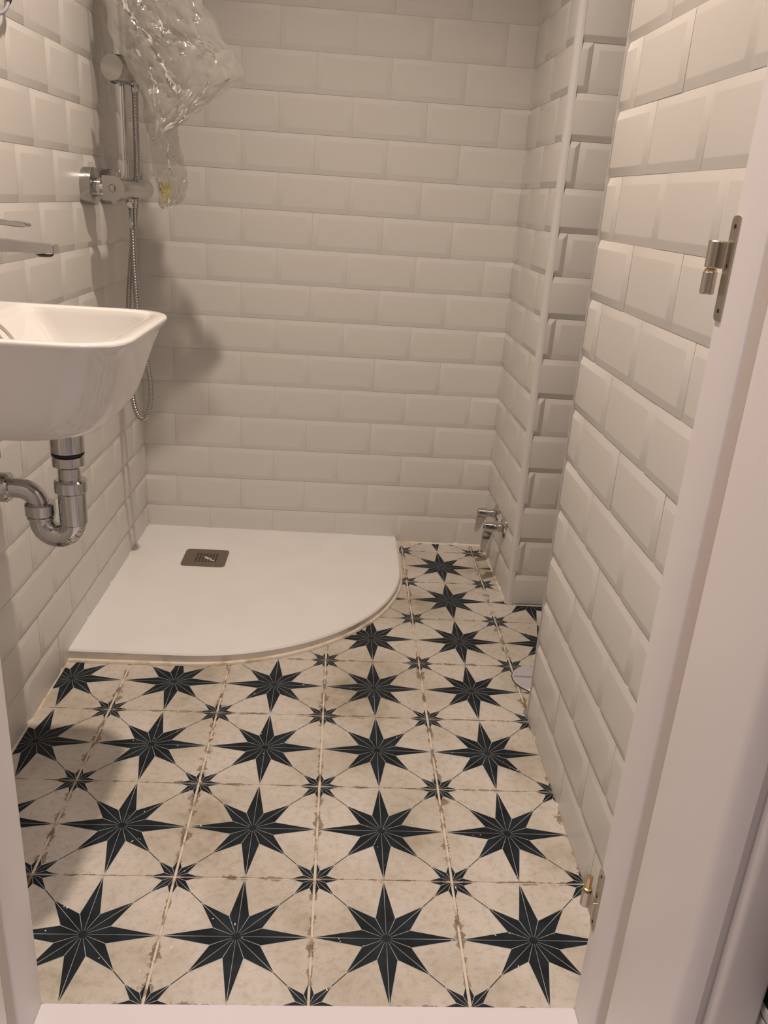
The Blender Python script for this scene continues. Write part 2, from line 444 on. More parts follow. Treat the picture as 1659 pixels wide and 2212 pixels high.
def cell_bm():
    bm = bmesh.new()
    hx, hy = S / 2 - 0.0019, S / 2 - 0.0012
    # print, clipped to the tile, floats a hair above the body
    pr = bmesh.new()
    star(pr, 0, 0, S * 0.492, S * 0.385, S * 0.176, 0.0008, S * 0.030, 0.0011)
    for sx in (-1, 1):
        for sy in (-1, 1):
            star(pr, sx * S / 2, sy * S / 2, S * 0.178, S * 0.203, S * 0.088, 0.0008, 0.001, 0.0010)
            lin(pr, sx * S * 0.268, sy * S * 0.268, sx * S * 0.36, sy * S * 0.36, 0.0013, 0.00021, 1)
    for co, no in (((hx - .0004, 0, 0), (1, 0, 0)), ((-hx + .0004, 0, 0), (-1, 0, 0)), ((0, hy - .0004, 0), (0, 1, 0)), ((0, -hy + .0004, 0), (0, -1, 0))):
        bmesh.ops.bisect_plane(pr, geom=pr.verts[:] + pr.edges[:] + pr.faces[:], plane_co=co, plane_no=no, clear_outer=True)
    t = bmesh.new(); box(t, -hx, hx, -hy, hy, -0.008, 0.0)
    bmesh.ops.bevel(t, geom=[e for e in t.edges if all(q.co.z > -0.001 for q in e.verts)], offset=0.0006, segments=1, affect='EDGES')
    merge(bm, t); merge(bm, pr)
    return bm
full_cell = None
def floor_cell(i, j, side_piece=False):
    global full_cell
    cx, cy = (i + .5) * S, (j + .5) * S
    x0, x1, y0, y1 = i * S, (i + 1) * S, j * S, (j + 1) * S
    # wholly under the tray
    if y0 > 0.866 and x1 < 0.662 and ((max(x1, 0.112) - 0.112) ** 2 + (1.416 - min(y0, 1.416)) ** 2) < 0.54 ** 2: return
    cuts = []
    if x0 < -0.142: cuts.append(((-0.147 - cx, 0, 0), (-1, 0, 0)))
    if y1 > BY - 0.003: cuts.append(((0, BY - 0.003 - cy, 0), (0, 1, 0)))
    if y0 > 1.236 and x1 > 0.955:
        if x0 > 0.95: return
        cuts.append(((0.9595 - cx, 0, 0), (1, 0, 0)))
    if y0 < 1.236 < y1 and x0 > 0.90:
        if x0 < 0.95 and not side_piece:
            floor_cell(i, j, True)
        if side_piece: cuts += [((0, 1.2336 - cy, 0), (0, -1, 0)), ((0.9595 - cx, 0, 0), (1, 0, 0))]
        else: cuts.append(((0, 1.2336 - cy, 0), (0, 1, 0)))
    if x0 < PX < x1 and y1 < 0.68: cuts.append(((PX - 0.002 - cx, 0, 0), (1, 0, 0)))
    if x0 > PX and y1 < 0.69: return
    if i > 6: return
    if not cuts:
        if full_cell is None:
            full_cell = cell_mesh(cell_bm())
        me = full_cell
    else:
        bm = cell_bm()
        for co, no in cuts:
            bmesh.ops.bisect_plane(bm, geom=bm.verts[:] + bm.edges[:] + bm.faces[:], plane_co=co, plane_no=no, clear_outer=True)
            es = [e for e in bm.edges if e.is_boundary and all(q.co.z < 0.00001 for q in e.verts)]
            try: bmesh.ops.contextual_create(bm, geom=es)
            except Exception: pass
        if not bm.faces: bm.free(); return
        me = cell_mesh(bm)
    o = link_mesh('floor_tile', me, floor)
    o.location = (cx + rnd.uniform(-.0003, .0003), cy + rnd.uniform(-.0002, .0002), rnd.uniform(-0.0002, 0.0003))
    o.rotation_euler = (0, 0, radians(rnd.uniform(-.12, .12)))
def cell_mesh(bm):
    me = bpy.data.meshes.new('floor_tile')
    for f in bm.faces:
        f.normal_update()
        if f.material_index and f.normal.z < 0: f.normal_flip()
    bm.to_mesh(me); bm.free()
    for m in (m_beige, m_navy, m_halo, m_line): me.materials.append(m)
    return me
for i in NI:
    for j in NJ: floor_cell(i, j)

bm = bmesh.new()
for k in range(150):
    x, y = rnd.uniform(0.0, 0.88), rnd.uniform(0.02, 0.82) ** 1.0
    s_ = rnd.uniform(.0004, .0012)
    bmesh.ops.create_icosphere(bm, subdivisions=1, radius=s_, matrix=Matrix.Translation((x, y, 0.0006)) @ Matrix.Rotation(rnd.uniform(0, 3), 4, 'Z') @ Matrix.Diagonal((rnd.uniform(1, 3.2), 1, .5, 1)))
obj('plaster_crumbs', bm, m_white_part, floor, kind='stuff', label='white plaster crumbs scattered over the star tiles')
slab('floor_hall', 'pale smooth hall floor and threshold in front of the doorway', 'floor', m_hallfloor, -1.0, 2.0, -2.15, -0.0012, -0.06, 0.0022)

# silicone lines where floor meets wall
def bead(name, label, p, q, nrm, s=0.006):
    p, q = Vector((*p, -0.001)), Vector((*q, -0.001)); nv = Vector((*nrm, 0)).normalized()
    bm = bmesh.new(); prism(bm, [p, p + nv * s, p + nv * s * .55 + Vector((0, 0, s * .55)), p + Vector((0, 0, s))], q - p)
    tag(obj(name, bm, m_sil), label, 'trim', kind='structure')
bead('trim_4', 'cream silicone line at the foot of the back wall', (0.662, BY), (0.953, BY), (0, -1), 0.008)
bead('trim_5', 'cream silicone line at the foot of the alcove side wall', (0.9520, BY), (0.9580, 1.240), (-1, 0), 0.0085)
bead('trim_6', 'cream silicone line at the foot of the left wall', (-0.1465, 0.866), (-0.153, 0.0), (1, 0), 0.007)
bead('trim_7', 'cream silicone line at the foot of the partition', (PX, 0.0), (PX, 0.699), (-1, 0), 0.004)
bead('trim_8', 'cream silicone line at the foot of the column', (0.962, 1.236), (1.4, 1.236), (0, -1), 0.005)

# ------------------------------------------------------------------ shower tray
tray = root('shower_tray', 'low white quadrant shower tray with a rounded outer corner', 'shower tray', (0.25, 1.25, 0))
TX0, TX1, TY0, TY1, RC, RX, RY = -0.1415, 0.662, 0.866, BY - 0.004, 0.55, 0.112, 1.416
def tray_outline(off=0.0):
    pts = [(TX1 + off, TY1)]
    n = 40
    for k in range(n + 1):
        t = -pi / 2 * k / n
        pts.append((RX + (RC + off) * cos(t), RY + (RC + off) * sin(t)))
    pts.append((TX0 - 0.004, TY0 - off)); pts.append((TX0 + 0.0035, TY1))
    return pts
def trayz(x, y): return 0.0295 - 0.0060 * (x + .15) / .81 - 0.0040 * (y - .866) / .79
bm = bmesh.new()
o0 = tray_outline(0.0); top = []; mid = []; bot = []
ol_in = tray_outline(-0.004)
top = [bm.verts.new((x, y, trayz(x, y))) for x, y in ol_in]
mid = [bm.verts.new((x, y, trayz(x, y) - 0.004)) for x, y in o0]
bot = [bm.verts.new((x, y, 0.0008)) for x, y in o0]
f = bm.faces.new(top); n = len(top)
for k in range(n):
    j = (k + 1) % n
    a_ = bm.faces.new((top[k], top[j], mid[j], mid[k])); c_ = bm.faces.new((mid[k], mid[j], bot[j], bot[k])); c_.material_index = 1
bm.faces.new(bot[::-1])
bmesh.ops.triangulate(bm, faces=[f])
part('tray_body', bm, [m_tray, m_tray_side], tray, smooth=30)
# bead of silicone round the free edge and along the walls
path = [Vector((x, y, 0.001)) for x, y in tray_outline(0.002)[:-1]]
bm = bmesh.new(); tube(bm, resample(path, 0.012), 0.0062, 8)
part('silicone_bead', bm, m_sil, tray, smooth=True)
bm = bmesh.new()
tube(bm, [Vector((TX1 - 0.002, BY - 0.001, trayz(TX1, TY1))), Vector((TX0, BY - 0.001, trayz(TX0, TY1))), Vector((-0.146, 0.868, 0.0295))], 0.0032, 8)
part('silicone_bead', bm, m_sil, tray, smooth=True)
# square drain cover with a 7 x 7 grid of holes
dcx, dcy, dz = 0.0838, 1.410, trayz(0.084, 1.41)
cov = bmesh.new(); HW, HD, zc = 0.0635, 0.0600, dz + 0.0022
gx0, gx1, gy0, gy1 = -0.0270, 0.0345, -0.0290, 0.0290
K = 7
def grid_lines(a, bb):
    pitch = (bb - a) / (K - 0.42); lw = pitch * 0.58; res = []
    for k in range(K): res += [a + k * pitch, a + k * pitch + lw]
    return res
gxs, gys = grid_lines(gx0, gx1), grid_lines(gy0, gy1)
gv = {(i, j): cov.verts.new((dcx + x, dcy + y, zc)) for i, x in enumerate(gxs) for j, y in enumerate(gys)}
for i in range(len(gxs) - 1):
    for j in range(len(gys) - 1):
        if i % 2 == 0 and j % 2 == 0: continue
        cov.faces.new((gv[i, j], gv[i + 1, j], gv[i + 1, j + 1], gv[i, j + 1]))
def rrect(hw, hd, r, n=6):
    pts = []
    for cx, cy, a0 in ((hw - r, hd - r, 0), (-hw + r, hd - r, 90), (-hw + r, -hd + r, 180), (hw - r, -hd + r, 270)):
        for k in range(n + 1):
            t = radians(a0 + 90 * k / n); pts.append((cx + r * cos(t), cy + r * sin(t)))
    return pts
rr = rrect(HW, HD, 0.014)
ov = [cov.verts.new((dcx + x, dcy + y, zc)) for x, y in rr]
lx, ly = len(gxs) - 1, len(gys) - 1
nq = 7
def side(seq_): return [gv[q] for q in seq_]
# four plain border fields between the rounded outline and the grid
cov.faces.new(ov[0 * nq + 3:1 * nq + 4] + side([(i, ly) for i in range(0, lx + 1)]))
cov.faces.new(ov[1 * nq + 3:2 * nq + 4] + side([(0, j) for j in range(0, ly + 1)]))
cov.faces.new(ov[2 * nq + 3:3 * nq + 4] + side([(i, 0) for i in range(lx, -1, -1)]))
cov.faces.new(ov[3 * nq + 3:4 * nq] + ov[0:4] + side([(lx, j) for j in range(ly, -1, -1)]))
lo = [cov.verts.new((dcx + x * 1.0, dcy + y, dz - 0.001)) for x, y in rr]
for k in range(len(ov)): cov.faces.new((ov[k], lo[k], lo[(k + 1) % len(ov)], ov[(k + 1) % len(ov)]))
cover = part('drain_cover', cov, m_cover, tray, label='square bronze-grey drain grille with rounded corners')
bm = bmesh.new(); box(bm, dcx + gx0 - .003, dcx + gx1 + .003, dcy + gy0 - .003, dcy + gy1 + .003, dz + 0.0010, dz + 0.0014)
part('drain_hole_base', bm, m_hole, cover)
bm = bmesh.new(); rr_ = rrect(HW + 0.0022, HD + 0.0022, 0.016)
A = [bm.verts.new((dcx + x, dcy + y, dz + 0.0009)) for x, y in rr_]; B_ = [bm.verts.new((dcx + x, dcy + y, dz - 0.003)) for x, y in rr_]
bm.faces.new(A)
for k in range(len(A)): bm.faces.new((A[k], B_[k], B_[(k + 1) % len(A)], A[(k + 1) % len(A)]))
part('drain_rim', bm, m_tray, tray)
bm = bmesh.new()
for k in range(34):
    t = rnd.random(); x = dcx - 0.004 + 0.034 * t + rnd.uniform(-.004, .004); y = dcy + 0.006 - 0.030 * t + rnd.uniform(-.006, .006)
    s = rnd.uniform(.0010, .0026)
    bmesh.ops.create_icosphere(bm, subdivisions=1, radius=s, matrix=Matrix.Translation((x, y, zc + s * 0.25)) @ Matrix.Diagonal((1.6, 1, .4, 1)))
part('plaster_crumbs', bm, m_white_part, cover, kind='stuff', label='white plaster crumbs lying on the grille')
# grit on the tray
bm = bmesh.new()
for k in range(60):
    x, y = rnd.uniform(-.1, .62), rnd.uniform(.93, 1.62)
    if (max(x, RX) - RX) ** 2 + (RY - min(y, RY)) ** 2 > 0.5 ** 2: continue
    s = rnd.uniform(.0004, .0011)
    bmesh.ops.create_icosphere(bm, subdivisions=1, radius=s, matrix=Matrix.Translation((x, y, trayz(x, y))))
part('grit', bm, m_tray_side, tray, kind='stuff', label='fine grit specks scattered over the tray')

# ------------------------------------------------------------------ washbasin
sink = root('washbasin', 'white ceramic wall-hung washbasin with flared sides', 'washbasin', (-0.145, 0.41, 0.70))
XW = -0.1465
def section(x1, y0, y1, r, z, npc=10, xw=XW, rb=0.012, dz_=None):
    """plan outline: straight back at the wall, rounded front corners"""
    pts = []
    def arc(cx, cy, rx, ry, a0, a1, n):
        for k in range(n + 1):
            t = radians(a0 + (a1 - a0) * k / n)
            c, s_ = cos(t), sin(t)
            # slightly squared arc
            e = 2.0 / 2.35
            pts.append((cx + rx * math.copysign(abs(c) ** e, c), cy + ry * math.copysign(abs(s_) ** e, s_)))
    arc(x1 - r, y0 + r, r, r, -90, 0, npc)
    arc(x1 - r, y1 - r, r, r, 0, 90, npc)
    arc(xw + rb, y1 - rb, rb, rb, 90, 180, 3)
    arc(xw + rb, y0 + rb, rb, rb, 180, 270, 3)
    # even out the long runs
    res = []
    n = len(pts)
    for k in range(n):
        a, c = Vector(pts[k]), Vector(pts[(k + 1) % n]); res.append(a)
    return [(p.x, p.y, z) for p in res]
def loft(bm, secs, close_start=True, close_end=True):
    rings = [[bm.verts.new(p) for p in s] for s in secs]
    for A, B in zip(rings, rings[1:]):
        n = len(A)
        for k in range(n): bm.faces.new((A[k], A[(k + 1) % n], B[(k + 1) % n], B[k]))
    if close_start: bm.faces.new(rings[0][::-1])
    if close_end: bm.faces.new(rings[-1])
def interp(keys, t):
    for (ta, a), (tb, c) in zip(keys, keys[1:]):
        if t <= tb:
            q = (t - ta) / (tb - ta); return [u_ + (v_ - u_) * q for u_, v_ in zip(a, c)]
    return keys[-1][1]
# (height, (x1, y0, y1, r))
OUT = [(0.703, (0.085, 0.304, 0.508, 0.090)), (0.7055, (0.101, 0.289, 0.526, 0.096)), (0.711, (0.116, 0.276, 0.543, 0.098)), (0.724, (0.129, 0.268, 0.554, 0.096)),
       (0.745, (0.140, 0.261, 0.562, 0.092)), (0.78, (0.151, 0.253, 0.569, 0.086)), (0.81, (0.161, 0.246, 0.575, 0.082)),
       (0.832, (0.170, 0.240, 0.580, 0.079)), (0.842, (0.177, 0.237, 0.584, 0.078)), (0.8475, (0.1800, 0.2350, 0.5860, 0.078)), (0.8505, (0.1790, 0.2360, 0.5850, 0.077)), (0.852, (0.1765, 0.2385, 0.5825, 0.075))]
secs = []
zs = [0.703, 0.7055, 0.708, 0.711, 0.717, 0.724, 0.734, 0.745, 0.762, 0.78, 0.795, 0.81, 0.822, 0.832, 0.838, 0.842, 0.845, 0.8475, 0.849, 0.8505, 0.852]
for z in zs: secs.append(section(*interp(OUT, z), z))
# inner bowl: rim, then down; the back recedes from the tap deck
INN = [(0.8522, (0.167, 0.2480, 0.5735, 0.068), -0.13), (0.8515, (0.1565, 0.2510, 0.5705, 0.062), -0.072), (0.848, (0.1490, 0.2535, 0.5680, 0.056), -0.058),
       (0.840, (0.145, 0.2570, 0.5650, 0.050), -0.050), (0.82, (0.140, 0.2620, 0.5610, 0.046), -0.034), (0.79, (0.130, 0.2720, 0.5510, 0.048), -0.012),
       (0.765, (0.116, 0.288, 0.537, 0.054), 0.002), (0.752, (0.100, 0.308, 0.517, 0.060), 0.008), (0.748, (0.08, 0.335, 0.49, 0.036), 0.016)]
for z, (x1, y0, y1, r), xw in INN:
    secs.append(section(x1, y0, y1, r, z, xw=xw, rb=0.012 if xw < -0.1 else 0.028))
bm = bmesh.new(); loft(bm, secs)
part('basin_bowl', bm, m_ceramic, sink, smooth=50)
bm = bmesh.new(); lathe(bm, (-0.0375, 0.410, 0.8238), (0.78, 0, 0.62), [(-0.002, 0.0345), (0.0012, 0.0345), (0.0022, 0.0325), (0.0022, 0.0240), (0.0, 0.0225), (-0.002, 0.0225)], 48, cap=False)
part('overflow_ring', bm, m_ringgrey, sink, smooth=30, label='dull grey overflow ring on the back slope of the bowl')
bm = bmesh.new(); lathe(bm, (0.045, 0.41, 0.7482), (0, 0, 1), [(0, 0.030), (0.003, 0.030), (0.005, 0.026), (0.004, 0.010), (0.0045, 0.002)], 28)
part('waste_plug', bm, m_chrome, sink, smooth=True)

# ------------------------------------------------------------------ basin tap
tap = root('basin_tap', 'chrome single-lever basin tap with a flat angular spout', 'tap', (-0.098, 0.41, 0.852))
bm = bmesh.new(); lathe(bm, (-0.098, 0.41, 0.851), (0, 0, 1), [(0, 0.027), (0.006, 0.027), (0.008, 0.023), (0.105, 0.023), (0.109, 0.020)], 36)
part('tap_body', bm, m_chrome, tap, smooth=30)
bm = bmesh.new()
# spout: a flat bar whose underside arches up from the body
ol = []
topz = [(-0.09, 0.9615), (0.050, 0.9560)]
ol = [(-0.09, 0.9640), (0.046, 0.9590), (0.0525, 0.9575), (0.0535, 0.9475), (0.0500, 0.9458), (0.030, 0.9450), (0.005, 0.9460), (-0.03, 0.9460), (-0.055, 0.940), (-0.075, 0.927), (-0.088, 0.905)]
t = bmesh.new(); prism(t, [(x, 0.398, z) for x, z in ol], (0, 0.024, 0))
bmesh.ops.bevel(t, geom=t.edges[:], offset=0.0016, segments=2, affect='EDGES'); merge(bm, t)
part('spout', bm, m_chrome, tap, smooth=30)
bm = bmesh.new(); lathe(bm, (0.036, 0.41, 0.9455), (0, 0, -1), [(0, 0.0115), (0.002, 0.0115), (0.0045, 0.0085)], 25)
part('aerator', bm, m_black, tap, smooth=30)
bm = bmesh.new()
t = bmesh.new(); prism(t, [(-0.115, 0.400, 0.9950), (0.012, 0.404, 0.9850), (0.0165, 0.406, 0.9825), (0.0165, 0.406, 0.9795), (0.010, 0.404, 0.9785), (-0.080, 0.400, 0.9855), (-0.115, 0.400, 0.980)], (0, 0.018, 0))
bmesh.ops.bevel(t, geom=t.edges[:], offset=0.0012, segments=2, affect='EDGES'); merge(bm, t)
lathe(bm, (-0.098, 0.41, 0.959), (0, 0, 1), [(0, 0.020), (0.020, 0.0215), (0.030, 0.019)], 30)
part('lever', bm, m_chrome, tap, smooth=30)

# ------------------------------------------------------------------ trap under the basin
trap = root('basin_trap', 'chrome U-bend waste trap hanging under the washbasin', 'pipe trap', (0.046, 0.41, 0.5))
TYc = 0.41
def ring(name, x, z0, z1, r, m, sides=32, mm=trap, bevel=0.002):
    bm = bmesh.new(); lathe(bm, (x, TYc, z0), (0, 0, 1), [(0, r - bevel), (bevel, r), (z1 - z0 - bevel, r), (z1 - z0, r - bevel)], sides)
    return part(name, bm, m, mm, smooth=30)
ring('tail_piece', 0.0462, 0.6545, 0.7040, 0.0250, m_chrome)
ring('gasket', 0.0462, 0.6515, 0.6550, 0.0243, m_black, bevel=0.0004)
ring('slip_nut', 0.0460, 0.632, 0.6518, 0.0243, m_chrome, 14, bevel=0.0028)
ring('down_pipe', 0.0460, 0.600, 0.634, 0.0168, m_chrome)
ring('slip_nut', 0.0465, 0.589, 0.6115, 0.0248, m_chrome, 14, bevel=0.003)
ring('trap_sleeve', 0.0475, 0.5370, 0.592, 0.0212, m_chrome)
bm = bmesh.new(); UR = 0.0252; ux = 0.0232; uz = 0.5405
pts = [Vector((ux + UR, TYc, 0.545))] + [Vector((ux + UR * cos(t), TYc, uz + UR * sin(t))) for t in [-pi * k / 20 for k in range(0, 21)]] + [Vector((ux - UR, TYc, 0.552))]
tube(bm, pts, 0.0192, 32, up=(0, 1, 0)); part('u_bend', bm, m_chrome, trap, smooth=True)
ring('slip_nut', ux - UR - 0.001, 0.5485, 0.571, 0.0232, m_chrome, 14, bevel=0.003)
ring('trap_collar', ux - UR - 0.0005, 0.5435, 0.549, 0.0215, m_chrome, bevel=0.001)
bm = bmesh.new(); ex_ = ux - UR - 0.003; er = 0.031
pts = [Vector((ex_, TYc, 0.560)), Vector((ex_, TYc, 0.567))] + [Vector((ex_ - er + er * cos(t), TYc, 0.567 + 0.0255 * sin(t))) for t in [pi / 2 * k / 12 for k in range(1, 13)]] + [Vector((-0.07, TYc, 0.5925)), Vector((-0.142, TYc, 0.5925))]
tube(bm, pts, 0.0158, 28, up=(0, 1, 0)); part('elbow_pipe', bm, m_chrome, trap, smooth=True)
bm = bmesh.new(); lathe(bm, (-0.045, TYc, 0.5925), (-1, 0, 0), [(0, 0.0205), (0.003, 0.0235), (0.022, 0.0235), (0.024, 0.0215)], 16)
part('slip_nut', bm, m_chrome, trap, smooth=30)
bm = bmesh.new(); lathe(bm, (-0.1445, TYc, 0.5925), (1, 0, 0), [(0, 0.033), (0.003, 0.033), (0.008, 0.020)], 32)
part('wall_rosette', bm, m_chrome, trap, smooth=30)
av = root('angle_valve', 'small chrome angle valve on the wall under the washbasin', 'valve', (-0.145, 0.40, 0.652))
bm = bmesh.new(); lathe(bm, (-0.1445, 0.40, 0.652), (1, 0, 0), [(0, 0.024), (0.003, 0.024), (0.006, 0.010), (0.05, 0.009), (0.052, 0.012), (0.068, 0.012)], 25)
lathe(bm, (-0.100, 0.40, 0.652), (0, 0, 1), [(0, 0.008), (0.022, 0.008)], 18)
part('valve_body', bm, m_chrome_soft, av, smooth=30)
bm = bmesh.new(); box(bm, -0.078, -0.055, 0.388, 0.412, 0.639, 0.665, 0.002)
part('valve_handle', bm, m_chrome_soft, av, smooth=30)
bm = bmesh.new(); tube(bm, smooth_path([(-0.100, 0.40, 0.664), (-0.101, 0.40, 0.675), (-0.102, 0.40, 0.684)], 4), 0.005, 10)
part('supply_hose', bm, m_hose, av, smooth=True)

# ------------------------------------------------------------------ shower column: mixer bar, riser, slider
sh = root('shower_column', 'chrome thermostatic shower mixer with its tall riser rail', 'shower', (-0.14, 1.33, 1.03))
MX, MZ = -0.062, 1.031
bm = bmesh.new()
prof = [(0, 0.0235), (0.035, 0.0235), (0.0355, 0.0245), (0.285, 0.0245), (0.297, 0.0225), (0.305, 0.0175), (0.309, 0.010), (0.310, 0.002)]
lathe(bm, (MX, 1.158, MZ), (0.0, 1, 0), prof, 40)
mix_body = part('mixer_body', bm, m_chrome_soft, sh, smooth=30)
# D-shaped end block with round boss and engraved ring
bm = bmesh.new(); ol = []
for k in range(13):
    t = radians(-90 + 180 * k / 12); ol.append((MX + 0.001 + 0.0255 * cos(t), 1.150, MZ + 0.0255 * sin(t)))
ol += [(MX - 0.023, 1.150, MZ + 0.0255), (MX - 0.023, 1.150, MZ - 0.0255)]
t = bmesh.new(); prism(t, ol, (0, 0.045, 0)); bmesh.ops.bevel(t, geom=[e for e in t.edges if abs(e.verts[0].co.y - e.verts[1].co.y) < 1e-5], offset=0.001, segments=2, affect='EDGES'); merge(bm, t)
knob = part('end_knob', bm, m_chrome_soft, sh, smooth=30)
bm = bmesh.new(); pts = [Vector((MX - 0.001 + 0.0075 * cos(t), 1.1498, MZ + 0.0080 * sin(t))) for t in [2 * pi * k / 28 for k in range(29)]]
tube(bm, pts, 0.0006, 6, cap=False); box(bm, MX + 0.0030, MX + 0.0044, 1.1492, 1.1502, MZ - 0.004, MZ + 0.004)
part('engraved_ring', bm, m_groove_reflection, knob)
for yy in (1.206, 1.360):
    bm = bmesh.new()
    lathe(bm, (-0.1425, yy, MZ + 0.001), (1, 0, 0), [(0, 0.0395), (0.002, 0.0405), (0.026, 0.0405), (0.0275, 0.039), (0.0275, 0.024), (0.029, 0.0205)], 40)
    esc = part('wall_flange', bm, m_chrome_soft, sh, smooth=25)
    bm = bmesh.new(); lathe(bm, (-0.119, yy, MZ), (1, 0, 0), [(0, 0.0195), (0.014, 0.0215), (0.022, 0.0205), (0.030, 0.0180), (0.052, 0.0175)], 32)
    part('union_nut', bm, m_chrome, esc, smooth=25)
for yy in (1.188, 1.418):
    bm = bmesh.new(); lathe(bm, (MX, yy, MZ + 0.020), (0, 0, 1), [(0, 0.0040), (0.011, 0.0040), (0.012, 0.0032)], 14)
    part('stop_button', bm, m_chrome_soft, sh, smooth=30)
RXc, RYc = -0.0675, 1.272
bm = bmesh.new()
def riser(z0, z1, r):
    ol = []
    for k in range(28):
        t = 2 * pi * k / 28; e = 2 / 2.8
        c, s_ = cos(t), sin(t)
        ol.append((RXc + r * 1.05 * math.copysign(abs(c) ** e, c), RYc + r * 0.85 * math.copysign(abs(s_) ** e, s_), z0))
    prism(bm, ol, (0, 0, z1 - z0))
riser(1.0500, 1.0925, 0.0122); part('riser_socket', bm, m_chrome, sh, smooth=30)
bm = bmesh.new(); riser(1.0935, 2.12, 0.0108); part('riser_rail', bm, m_chrome, sh, smooth=30)
# overhead shower, above the picture
bm = bmesh.new(); tube(bm, smooth_path([(RXc, RYc, 2.11), (RXc + 0.02, RYc - 0.01, 2.17), (0.06, 1.23, 2.18), (0.14, 1.20, 2.16), (0.15, 1.195, 2.12)], 8), 0.010, 16)
part('shower_arm', bm, m_chrome, sh, smooth=True)
bm = bmesh.new(); lathe(bm, (0.15, 1.195, 2.125), (0, 0, -1), [(0, 0.012), (0.02, 0.018), (0.028, 0.095), (0.040, 0.100), (0.042, 0.096)], 40)
part('overhead_rose', bm, m_chrome, sh, smooth=30)
# slider with its round clamping knob towards the viewer
ax = Vector((-0.30, -1.0, 0.06)).normalized()
SL = Vector((-0.0500, 1.262, 1.2720))
bm = bmesh.new(); lathe(bm, SL + ax * 0.010, ax, [(0, 0.0225), (0.002, 0.0260), (0.046, 0.0270), (0.048, 0.0262)], 40)
sl = part('slider_knob', bm, m_chrome_soft, sh, smooth=25, label='round chrome clamping knob of the hand shower holder')
bm = bmesh.new(); lathe(bm, SL - ax * 0.020, ax, [(0, 0.019), (0.003, 0.0225), (0.031, 0.0225)], 32)
lathe(bm, SL + Vector((0.012, 0.014, -0.022)), (0.05, -0.10, 1), [(0, 0.0125), (0.002, 0.0145), (0.050, 0.0165), (0.052, 0.015)], 28)
part('slider_socket', bm, m_chrome_soft, sh, smooth=25)
bm = bmesh.new(); box(bm, RXc - 0.017, RXc + 0.017, RYc - 0.016, RYc + 0.012, 1.2500, 1.3075, 0.004)
part('slider_gasket', bm, m_black, sh, smooth=25)
# hose outlet with its elbow
bm = bmesh.new(); ocx, ocy = -0.0555, 1.283
lathe(bm, (ocx, ocy, MZ - 0.022), (0, 0, -1), [(0, 0.0135), (0.010, 0.0135), (0.0105, 0.0115), (0.020, 0.0115)], 25)
lathe(bm, (ocx, ocy + 0.005, MZ - 0.0345), (0, -1, 0), [(0, 0.007), (0.020, 0.0075), (0.021, 0.0065)], 25)
part('hose_outlet', bm, m_chrome, sh, smooth=25)

# ------------------------------------------------------------------ hand shower and its hose
hs = root('hand_shower', 'chrome hand shower hanging in the slider inside the plastic bag', 'shower head', (-0.035, 1.335, 1.28))
bm = bmesh.new()
hp = smooth_path([(-0.0345, 1.276, 1.262), (-0.033, 1.272, 1.32), (-0.028, 1.262, 1.40), (-0.020, 1.248, 1.47), (-0.004, 1.218, 1.53)], 10)
tube(bm, hp, [0.0105 + 0.006 * min(1, k / 14) for k in range(len(hp))], 20)
part('handle', bm, m_chrome_soft, hs, smooth=True)
bm = bmesh.new(); lathe(bm, (-0.008, 1.222, 1.535), (0.25, -0.75, -0.5), [(-0.012, 0.030), (0, 0.050), (0.012, 0.056), (0.016, 0.052)], 36)
part('spray_head', bm, m_chrome_soft, hs, smooth=30)
def hose(points, r, name, parent):
    path = resample(smooth_path(points, 14), 0.0022)
    rs = [r * (1.0 if k % 3 else 0.80) for k in range(len(path))]
    bm = bmesh.new(); tube(bm, path, rs, 12); return part(name, bm, m_hose, parent, smooth=60)
hz = root('shower_hose', 'ribbed metal shower hose looping below the mixer', 'hose', (ocx, ocy, 0.99))
hose([(ocx, ocy, 0.945), (ocx, ocy, 0.88), (ocx + 0.002, ocy, 0.80), (ocx + 0.005, ocy, 0.74), (ocx + 0.017, ocy, 0.655), (ocx + 0.028, ocy, 0.58), (ocx + 0.028, ocy, 0.525),
      (ocx + 0.018, ocy, 0.487), (ocx + 0.003, ocy + 0.004, 0.473), (ocx - 0.012, ocy + 0.010, 0.488), (ocx - 0.022, ocy + 0.016, 0.53), (ocx - 0.026, ocy + 0.020, 0.62), (ocx - 0.024, ocy + 0.022, 0.72),
      (ocx - 0.020, ocy + 0.022, 0.79), (ocx - 0.010, ocy + 0.024, 0.88), (ocx - 0.002, ocy + 0.034, 0.96), (ocx + 0.004, ocy + 0.042, 1.03),
      (ocx + 0.010, ocy + 0.030, 1.10), (ocx + 0.016, ocy + 0.008, 1.18), (-0.0350, 1.277, 1.245)], 0.0074, 'hose_tube', hz)
bm = bmesh.new(); lathe(bm, (ocx, ocy, MZ - 0.0415), (0, 0, -1), [(0, 0.0082), (0.002, 0.0090), (0.030, 0.0086), (0.046, 0.0076)], 12)
part('hose_nut', bm, m_chrome, hz, smooth=25)
bm = bmesh.new(); lathe(bm, (-0.0350, 1.277, 1.236), (0.02, -0.02, 1), [(0, 0.0078), (0.002, 0.0088), (0.024, 0.0088)], 12)
part('hose_nut', bm, m_chrome, hz, smooth=25)

